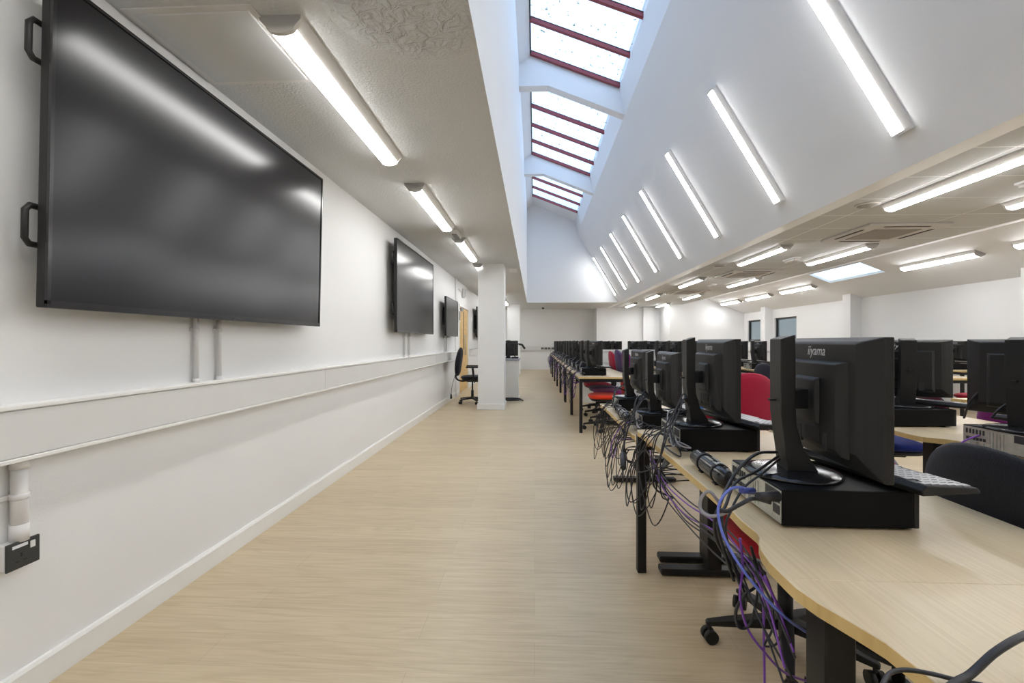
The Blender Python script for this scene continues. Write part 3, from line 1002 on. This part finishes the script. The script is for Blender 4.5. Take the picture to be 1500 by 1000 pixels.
def face(dx, dy):       # rotation so the chair's +y points along (dx, dy)
    return math.atan2(dy, dx) - PI / 2

# ------------------------------------------------------------------ stations
def station(row, x, y, zt, n, rowname, mrot=0.0, krot=0.0, kb=True, moff=(0, 0), label=None):
    who = '%s %s' % (n, rowname)
    L = label or ('the ' + who)
    place('pc', make_pc, (x + .155, y, zt), rnd.uniform(-.02, .02), 'black flat computer, ' + L, 'desktop computers on the desks')
    ztp = zt + .095
    place('mon', make_monitor, (x + .105 + moff[0], y + moff[1], ztp), mrot, 'black monitor, ' + L, 'monitors on the desks')
    if kb:
        place('kb', make_keyboard, (x + .315, y + .02, ztp + .0095), krot, 'black keyboard, ' + L, 'keyboards on the desks')

# row 1, front block
X1 = .54
NB = 'place nearest the camera'
place('deskA', make_wavy_desk(False, True, False), (X1, -.62, 0), 0, 'wavy-edged beech desk filling the near corner of the picture', 'wavy beech desks')
place('deskB', make_wavy_desk(True, False, True), (X1, .93, 0), 0, 'wavy beech desk holding the two closest monitors, square black post at its end', 'wavy beech desks')
place('deskC', make_wavy_desk(True, False, False, wb=.02, zt=.655), (X1 + .03, 2.52, 0), 0, 'lower beech desk right behind the closest two-monitor desk', 'wavy beech desks')
st1 = [(-.30, TOP), (1.33, TOP), (2.13, TOP), (2.97, .655), (3.74, .655)]
labs = ['beside the camera on the near desk', 'the closest one, on the near wavy desk', 'second one from the camera along the aisle', 'third one from the camera along the aisle, on the lower desk', 'fourth one from the camera along the aisle, on the lower desk']
for i, (y, zt) in enumerate(st1):
    if i == 0:
        continue
    station(1, X1 + .07 + (.03 if i > 2 else 0), y, zt, '', '', mrot=(0, -.09, -.05, -.04, .03)[i], krot=(0, .17, .20, .1, .12)[i], label=labs[i], moff=(0, .006 if i == 1 else 0))

def block(rowname, x, ys, near_name, start=0, mr=0.25, skip=(), chairs=()):
    n = 0
    for k, y0 in enumerate(ys):
        place('desk2', make_straight_desk, (x, y0, 0), 0, 'straight beech table, %s %s' % (ordn[k], rowname.replace('place', 'table')), 'straight beech tables')
        for yy in (y0 + .40, y0 + 1.16):
            n += 1
            station(0, x + .07, yy, TOP, ordn[n - 1], rowname, mrot=rnd.uniform(-.12, mr) if n not in skip else 0, krot=rnd.uniform(-.1, .2)) if n not in skip else None
YB = [6.10, 7.67]
YC = [9.36, 10.98, 12.55, 14.13, 15.7]
block('place of the aisle row before the low partition', .575, YB, '', mr=.5)
block('place of the aisle row behind the low partition', .575, YC, '', mr=.6)
block('place of the second row before the low partition', 2.12, YB, '', mr=.5)
block('place of the second row behind the low partition', 2.12, YC, '', mr=.9, skip=(2, 4, 5, 9))
block('place of the third row before the low partition', 3.52, YB, '', mr=.9)
block('place of the third row behind the low partition', 3.52, YC, '', mr=1.1, skip=(1, 3, 4, 7, 9))
block('place of the fourth row before the low partition', 4.92, YB, '', mr=.9)
block('place of the fourth row behind the low partition', 4.92, YC[:4], '', mr=1.0, skip=(2, 3, 6))
block('place of the row along the windowed wall', 6.70, [7.67, 9.36], '', mr=.9)

# row 2 front block
place('deskR', make_wavy_desk(True, True, False, wb=.11), (1.97, 2.43, 0), 0, 'wavy beech desk in the second row, its curved corner showing past the closest monitor', 'wavy beech desks')
place('deskR', make_wavy_desk(True, True, False, wb=.11), (1.97, .88, 0), 0, 'wavy beech desk in the second row, at the picture edge behind the black chair', 'wavy beech desks')
station(2, 1.93, 2.76, TOP, '', '', mrot=1.25, krot=.5, moff=(.07, 0), label='just past the closest monitor, in the second row')
station(2, 1.90, 2.02, TOP, '', '', mrot=.3, krot=.2, label='at the picture edge behind the black chair')
station(2, 2.02, 3.55, TOP, '', '', mrot=.4, krot=.1, label='far place of the front desk in the second row')
place('deskR', make_wavy_desk(True, True, False, wb=.11), (3.50, 2.43, 0), 0, 'wavy beech desk in the third row, seen past the purple chair', 'wavy beech desks')
station(3, 3.57, 3.45, TOP, '', '', mrot=.5, krot=.1, label='front desk of the third row')

# ------------------------------------------------------------------ chairs placed
CG = 'office chairs in the lab'
def chair(key, mk, x, y, dx, dy, label):
    place(key, mk, (x, y, 0), face(dx, dy), label, CG)
CH = {k: make_chair(k) for k in ('crimson', 'purple', 'blue', 'charcoal', 'slate', 'maroon', 'orange', 'violet', 'red')}
chair('c_charcoal', make_chair('charcoal', back_mid=.675, back_w=.56, back_h=.46), 1.01, 1.35, -1, .03, 'black fabric office chair pushed in at the closest desk')
chair('c_redgrey', make_chair('red', seat_t=.13, shell='shell', back_mid=.66, seatfab='red'), .97, 1.86, -1, .1, 'red-seated office chair tucked under the closest monitor desk')
chair('c_crimson', make_chair('crimson', back_mid=.76, back_w=.52, back_h=.47, seat_z=.52), 1.40, 2.80, .25, -1, 'crimson office chair turned round behind the second monitor')
chair('c_blue', CH['blue'], 1.22, 4.34, -1, .15, 'bright blue office chair showing behind the second monitor')
chair('c_purple', CH['purple'], 2.58, 2.74, -1, -.45, 'purple office chair behind the second-row desk at picture edge')
chair('c_navy', make_chair('maroon', seatfab='navy', back_mid=.66), 2.55, 3.55, -1, .2, 'royal blue-seated chair under the second-row front desk')
chair('c_maroon', CH['maroon'], 2.52, 2.02, -.9, .3, 'maroon office chair under the second-row desk near the black chair')
chair('c_orange', make_chair('orange', back_mid=.56, back_h=.26), .95, 6.38, -1, 0, 'orange-red office chair under the first aisle table past the gap')
chair('c_tall_purple', make_chair('purple', back_mid=.80, back_h=.52, back_w=.42), 1.10, 6.95, -1, -.15, 'purple high-backed chair at the aisle table, front of three crowded together')
chair('c_tall_violet', make_chair('violet', back_mid=.80, back_h=.54, back_w=.42), 1.09, 7.53, -1, -.1, 'dark violet high-backed chair, middle of three crowded together')
chair('c_tall_crimson', make_chair('crimson', back_mid=.78, back_h=.50, back_w=.42), 1.08, 8.12, -1, -.1, 'crimson high-backed chair, rear of three crowded together')
chair('c_slate', make_chair('slate', shell='shell'), 2.93, 6.5, -1, -.4, 'dark round-backed chair at the front of the middle second-row tables')
chair('c_crimson_r', CH['crimson'], 5.95, 6.55, -1, -.3, 'crimson chair between fourth row and wall-side row')
chair('c_crimson_r', None, 4.42, 7.0, -1, -.2, 'crimson chair beside the middle third-row tables')
chair('c_charcoal', None, 4.42, 6.2, -1, -.1, 'black chair beside the middle third-row tables')
chair('c_purple', None, 3.0, 7.9, -1, .2, 'purple chair beside the middle second-row tables')
chair('c_charcoal', None, 3.0, 8.65, -1, .2, 'black chair beside the middle second-row tables, close to the partition')
k = 0
for rx, rn in ((1.45, 'aisle row'), (2.98, 'second row'), (4.40, 'third row'), (5.80, 'fourth row')):
    for j, y in enumerate((10.0, 11.6, 13.2, 14.8)):
        key = ('c_crimson_r', 'c_charcoal', 'c_purple')[k % 3]
        colr = ('crimson', 'black', 'purple')[k % 3]
        k += 1
        chair(key, None, rx, y, -1, .15, '%s office chair behind the low partition, %s back along the %s' % (colr, ordn[j], rn))

# operator armchair by the column
def make_operator():
    t = make_chair('charcoal', back_t=.12, back_mid=.80, back_h=.56, back_w=.44, arms=True, seat_z=.50)()
    return t
o = make_operator()
o.location = (-1.20, 9.0, 0)
o.rotation_euler = (0, 0, face(1, .12))
o['label'] = 'black operator armchair with high back beside the square column'
MB().tube(smooth_path([(.10, -.33, .55), (.16, -.38, .35), (.17, -.40, .20)]), .004, 6).cyl((.17, -.40, .20), (.17, -.40, .11), .012, .022, n=10).build('pump_bulb', 'cable_k', o)

# ------------------------------------------------------------------ low partition with trunking
b = MB()
b.box(.93, 9.2, 0, 5.75, 9.3, 1.0)
struct(b.build('wall_partition', 'wall'), 'low white partition crossing the room behind the middle tables')
struct(MB().box(.92, 9.17, 1.0, 5.76, 9.33, 1.03).build('trim_9', 'trim'))
t = thing('cable_trunking', 'white dado trunking on the low partition', 'trunking', (3.34, 9.2, .78))
MB().box(-2.4, -.022, 0, 2.4, 0, .18).build('body', 'trunk', t)
MB().box(-2.4, -.028, .168, 2.4, 0, .18).build('top_lip', 'trim', t)
MB().box(.94, 9.185, 0, 5.74, 9.2, .1).build('baseboard_partition', 'trim')['kind'] = 'structure'
t = thing('cable_trunking', 'white dado trunking on the windowed wall', 'trunking', (7.7, 0, .82))
for a, c in ((3.4, 7.23), (7.55, 11.38), (11.7, 15.48), (15.8, 17.55)):
    MB().box(-.065, a, 0, 0, c, .18).build('body', 'trunk', t)

# ------------------------------------------------------------------ teacher desk and its things
t = thing('teacher_desk', 'cream teacher desk with grey speckled top behind the column', 'desk', (-.68, 9.95, 0))
MB().box(-.36, -.38, .80, .37, .38, .835).build('desktop', 'greytop', t, bevel=.004)
for x in (-.33, .31):
    MB().box(x, -.34, .02, x + .03, .34, .80).build('side_panel', 'cream', t)
MB().box(-.33, .345, .02, .34, .36, .80).build('back_panel', 'cream', t)
MB().box(-.335, -.36, .02, .345, -.343, .80).build('front_panel', 'cream', t)
MB().box(-.34, -.35, 0, .35, .35, .02).build('plinth', 'trim', t)
place('mon', make_monitor, (-.56, 10.0, .835), math.radians(110), 'black monitor tilted on the teacher desk behind the column', None)
t = thing('document_camera', 'black document camera with bent arm on the teacher desk', 'document camera', (-.41, 9.85, .835))
MB().box(-.07, -.09, 0, .07, .09, .03).build('base', 'blackp', t, bevel=.005)
MB().tube(smooth_path([(0, .05, .03), (-.03, .05, .15), (-.06, .03, .27), (0, .0, .31), (.10, 0, .30)]), .013, 8).build('arm', 'blackp', t)
MB().tube([(.08, 0, .30), (.15, 0, .285), (.21, 0, .20)], .022, 8).build('head', 'blackp', t)
pts = []
for i in range(60):
    a = i / 59 * 2 * PI * 1.7
    r = .19 - .016 * a / 3
    pts.append((-.44 + r * 1.1 * math.cos(a), 9.28 + r * .8 * math.sin(a), .02 + .012 * a / 3))
o = MB().tube(pts, .014, 8).build('coiled_hose', 'cable_k')
tag(o, 'black cable hose coiled on the floor by the teacher desk', 'hose')

# ------------------------------------------------------------------ power tubes on the desk edge
def make_power_tube():
    t = thing('desk_power_module', '', 'power module')
    L = .15
    prof = []
    n = 20
    R = Matrix.Rotation(-PI / 2, 4, 'X')     # axis z -> y
    q = MB()
    q.rings([[R @ Vector((r * math.cos(2 * PI * i / n), r * math.sin(2 * PI * i / n), z)) for i in range(n)] for r, z in ((.024, -L), (.029, -L + .006), (.030, -L + .03), (.030, L - .04), (.029, L - .02), (.023, L - .006), (.012, L))])
    q.build('tube', 'blackg', t)
    q = MB()
    for a, c in ((-.03, .03), (.045, .085)):
        q.prism([(-.018, .0245), (.012, .0285), (.014, .0312), (-.020, .0272)], a, c)
    q.build('socket_face', 'silver', t)
    MB().box(-.016, .052, .0275, -.002, .060, .0305).box(.002, .066, .029, .010, .078, .0325).build('switch', 'pipe', t)
    for y in (-.06, .08):
        MB().cyl((0, y - .008, 0), (0, y + .008, 0), .0325, n=20).build('clamp_ring', 'blackp', t)
    for y in (-.06, .08):
        q = MB()
        q.box(-.09, y - .014, -.0335, .02, y + .014, -.029)
        q.box(-.092, y - .014, -.075, -.087, y + .014, -.029)
        q.box(-.015, y - .012, -.03, .015, y + .012, -.02)
        q.build('desk_clamp', 'blackm', t)
    return t
place('tube', make_power_tube, (X1 + .06, 1.62, TOP + .0335), PI - .03, 'black tube power module clamped to the aisle edge of the near desk', 'tube power modules')
place('tube', make_power_tube, (X1 + .075, 3.25, .655 + .0335), PI, 'black tube power module clamped on the lower desk', 'tube power modules')

# ------------------------------------------------------------------ cords of the closest computer
near = 'cords behind the closest computer'
nl = 'cord of the closest computer, '
cord([pt(1138, 662, 1.30), pt(1110, 664, 1.27), pt(1086, 682, 1.25), pt(1070, 705, 1.22), pt(1055, 738, 1.16), pt(1052, 775, 1.12), pt(1075, 850, 1.15)], .0042, 'cable_k', 'thick black ' + nl + 'the upper one from the stand', near)
cord([pt(1140, 668, 1.30), pt(1108, 690, 1.24), pt(1078, 706, 1.2), pt(1065, 735, 1.16), pt(1058, 770, 1.12), pt(1085, 860, 1.14)], .0038, 'cable_k', 'thick black ' + nl + 'the middle one from the stand', near)
cord([pt(1142, 672, 1.30), pt(1118, 692, 1.23), pt(1092, 712, 1.2), pt(1072, 745, 1.16), pt(1064, 785, 1.13), pt(1095, 880, 1.15)], .003, 'cable_k', 'thin black ' + nl + 'the lowest one from the stand', near)
cord([pt(1128, 736, 1.12), pt(1104, 730, 1.10), pt(1085, 738, 1.09), pt(1066, 748, 1.10), pt(1050, 750, 1.12), pt(1050, 790, 1.14), pt(1080, 840, 1.16)], .0048, 'cable_k', 'power ' + nl + 'with the big moulded plug', near)
o = MB().cyl(pt(1137, 727, 1.14), pt(1110, 726, 1.09), .014, .008, n=12).build('power_plug', 'cable_k')
tag(o, 'black moulded plug pushed in the back of the closest computer', 'plug')
cord([pt(1100, 719, 1.17), pt(1086, 714, 1.14), pt(1070, 716, 1.12), pt(1056, 732, 1.11), pt(1052, 752, 1.10), pt(1060, 785, 1.08), pt(1082, 825, 1.05), pt(1115, 868, 1.02), pt(1152, 905, 1.0), pt(1180, 925, 1.04)], .0032, 'cable_b', 'blue cord sagging from the closest computer over the desk edge', None)
o = MB().cyl(pt(1103, 719, 1.18), pt(1086, 718, 1.14), .009, .007, n=10).build('video_plug', 'plug_b')
tag(o, 'dark blue video plug in the back of the closest computer', 'plug')
cord([pt(1056, 740, 1.14), pt(1040, 720, 1.14), pt(1028, 728, 1.15), pt(1026, 745, 1.15), pt(1038, 755, 1.13), pt(1058, 753, 1.11), pt(1075, 742, 1.1)], .0042, 'cable_g', 'grey cord curling in a tight loop at the desk edge', None)
cord([pt(1084, 788, 1.14), pt(1088, 830, 1.14), pt(1084, 875, 1.13), pt(1095, 920, 1.12), pt(1120, 955, 1.12), pt(1150, 985, 1.15), pt(1190, 1000, 1.25)], .003, 'cable_p', 'purple cord hanging in a long curve to the floor beside the near desk leg', None)
cord([pt(1112, 826, 1.2), pt(1118, 880, 1.2), pt(1119, 940, 1.2), pt(1120, 1010, 1.2)], .003, 'cable_p', 'purple cord hanging straight down before the chair base', None)
cord([pt(1120, 843, 1.05), pt(1134, 875, 1.05), pt(1150, 905, 1.06)], .003, 'cable_p', 'short purple cord running behind the near desk leg', None)
cord([pt(1100, 800, 1.15), pt(1112, 850, 1.14), pt(1090, 872, 1.13), pt(1078, 895, 1.13), pt(1082, 918, 1.12), pt(1098, 915, 1.12), pt(1108, 880, 1.12), pt(1112, 845, 1.13)], .0036, 'cable_k', 'black cord hanging in a wide loop over the chair base', None)
cord([pt(1110, 822, 1.1), pt(1128, 860, 1.1), pt(1133, 900, 1.1), pt(1130, 925, 1.1), pt(1120, 945, 1.1), pt(1138, 942, 1.1), pt(1146, 915, 1.1)], .0026, 'cable_k', 'thin black cord knotted in a loop beside the near leg', None)
# bundle along the underside of the aisle edge
for i in range(7):
    m = ('cable_k', 'cable_p', 'cable_k', 'cable_p', 'cable_k', 'cable_k', 'cable_k')[i]
    cn = {'cable_k': 'black', 'cable_p': 'purple', 'cable_g': 'grey'}[m]
    pp = []
    for j, y in enumerate((2.18, 1.9, 1.62, 1.38, 1.2, 1.08, .98)):
        pp.append((X1 - .02 + rnd.uniform(-.012, .012), y, .70 - .02 * math.sin(j) - .015 * i + (.0, -.03, -.03, -.02, -.03, -.08, -.14)[j] + rnd.uniform(-.01, .01)))
    cord(pp, .0024, m, '%s cord in the bundle sagging under the near desk edge' % cn, 'bundled %s cords under the near desk edge' % cn)
# bottom right lead over the near desk
cord([pt(1360, 1030, .595), pt(1399, 1000, .615), pt(1422, 987, .625), pt(1454, 958, .635), pt(1483, 939, .645), pt(1510, 926, .66), pt(1560, 900, .70)], .0050, 'cable_k', 'thick black lead rising across the near desk corner', None, 8)
cord([pt(1286, 1022, .597), pt(1296, 996, .625), pt(1307, 984, .64), pt(1330, 981, .642), pt(1367, 987, .635), pt(1399, 995, .628), pt(1440, 1003, .618)], .0030, 'cable_k', 'thinner black lead curving over the near desk edge', None, 8)
# second computer and lower desk: hanging loops
def loops(xe, y, zt, n, who, grp, seed, rr=.0026, drop=.45):
    g = random.Random(seed)
    for i in range(n):
        m = 'cable_k' if g.random() < .88 else 'cable_p'
        cn = 'black' if m == 'cable_k' else 'purple'
        y0 = y + g.uniform(-.12, .14)
        y1 = y + g.uniform(-.3, .3)
        dz = g.uniform(.35, 1) * drop
        ys = y0 + g.uniform(-.08, .08)
        out = g.uniform(.03, .13)
        pp = [(xe + .065, y0, zt + g.uniform(.03, .07)), (xe + .02, y0 + g.uniform(-.03, .03), zt + .03 + g.uniform(0, .03)), (xe - .03, ys, zt + .004),
              (xe - out, ys, zt - dz * .5), (xe - out * .9, (ys + y1) / 2 + g.uniform(-.06, .06), zt - dz), (xe - out * .3, y1, zt - dz * .55), (xe - .02 , y1, zt - .10), (xe + .12, y1 + g.uniform(-.1, .1), zt - .09)]
        cord(pp, rr, m, '%s cord looping down %s' % (cn, who), '%s %s' % (cn, grp))
def updrops(xe, y, zt, n, who, grp, seed):
    g = random.Random(seed)
    for i in range(n):
        pp = [(xe + .15, y + .02, zt + .095 + g.uniform(.06, .10)), (xe + .10, y - g.uniform(.02, .10), zt + .20 + g.uniform(-.03, .04)), (xe + .03, y - g.uniform(.05, .16), zt + .12), (xe - .02, y - g.uniform(.06, .2), zt + .03), (xe - .035, y - g.uniform(.06, .22), zt - .15), (xe + .05, y - .1, zt - .2)]
        cord(pp, .003, 'cable_k', 'black cord arching off the stand %s' % who, grp)
loops(X1, 2.12, TOP, 8, 'from the second computer off the aisle edge', 'cords of the second computer', 3, drop=.36)
updrops(X1, 2.1, TOP, 4, 'of the second monitor', 'cords arching from the second monitor', 5)
loops(X1 + .03, 2.95, .655, 12, 'from the third computer off the aisle edge', 'cords of the third computer', 11, drop=.38)
updrops(X1 + .03, 2.95, .655, 4, 'of the third monitor', 'cords arching from the third monitor', 6)
loops(X1 + .03, 3.72, .655, 9, 'from the fourth computer off the aisle edge', 'cords of the fourth computer', 12, drop=.42)
o = MB().cyl((X1 - .05, 2.62, .56), (X1 - .07, 2.50, .52), .02, .014, n=10).build('power_adapter', 'cable_k')
tag(o, 'black power adapter block dangling among cords at the lower desk', 'power adapter')
cord([(X1 + .03, 2.9, .66), (X1 - .03, 2.7, .62), (X1 - .06, 2.6, .56)], .003, 'cable_k', 'black lead holding the dangling adapter block')
k = 0
for y0 in YB + YC:
    for yy in (y0 + .40, y0 + 1.16):
        k += 1
        loops(.575, yy, TOP, 5 if k < 5 else 4, 'from the %s aisle computer past the gap' % ordn[min(k, 12) - 1], 'cords of aisle computers past the gap, %s place' % ordn[min(k, 12) - 1], 40 + k, .0034, .4)
def clutter(xe, y, zt, n, who, seed):
    g = random.Random(seed)
    for i in range(n):
        m = ('cable_k', 'cable_k', 'cable_g')[i % 3]
        cn = 'grey' if m == 'cable_g' else 'black'
        pp = [(xe + .15, y + .02, zt + .095 + g.uniform(.03, .12)), (xe + .06, y - g.uniform(.0, .12), zt + g.uniform(.12, .19)), (xe + .03, y - g.uniform(.1, .2), zt + .05)]
        for j in range(4):
            pp.append((xe + g.uniform(.01, .10), y - .17 + g.uniform(-.12, .12), zt + .006 + .012 * i + g.uniform(0, .03)))
        pp.append((xe + .065, y - .05, zt + .05))
        cord(pp, .0034, m, '%s cord tangled on the tabletop behind %s' % (cn, who), '%s cords tangled behind %s' % (cn, who))
k = 0
for y0 in YB + YC[:3]:
    for yy in (y0 + .40, y0 + 1.16):
        k += 1
        clutter(.575, yy, TOP, 3, 'the %s aisle computer past the gap' % ordn[k - 1], 90 + k)
clutter(X1, 2.13, TOP, 3, 'the second computer', 71)
clutter(X1 + .03, 2.97, .655, 4, 'the third computer', 72)
clutter(X1 + .03, 3.74, .655, 4, 'the fourth computer', 73)
# second row cords
cord([pt(1412, 612, 2.2), pt(1420, 590, 2.15), pt(1436, 572, 2.12), pt(1452, 558, 2.12)], .005, 'cable_k', 'black cord rising to the monitor at the picture edge')
cord([pt(1452, 612, 2.0), pt(1465, 598, 1.98), pt(1482, 588, 1.98), pt(1502, 580, 2.0)], .005, 'cable_k', 'thick black cord across the computer at the picture edge')
cord([(1.96, 2.04, .80), (1.93, 2.08, .80), (1.84, 2.10, .76), (1.80, 2.12, .68), (1.80, 2.14, .58)], .004, 'cable_p', 'purple cord looping off the second-row desk by the black chair')
cord([(2.0, 2.62, .42), (2.02, 2.6, .30), (2.05, 2.58, .15), (2.08, 2.55, .02)], .004, 'cable_p', 'purple cord hanging by the second-row desk leg')
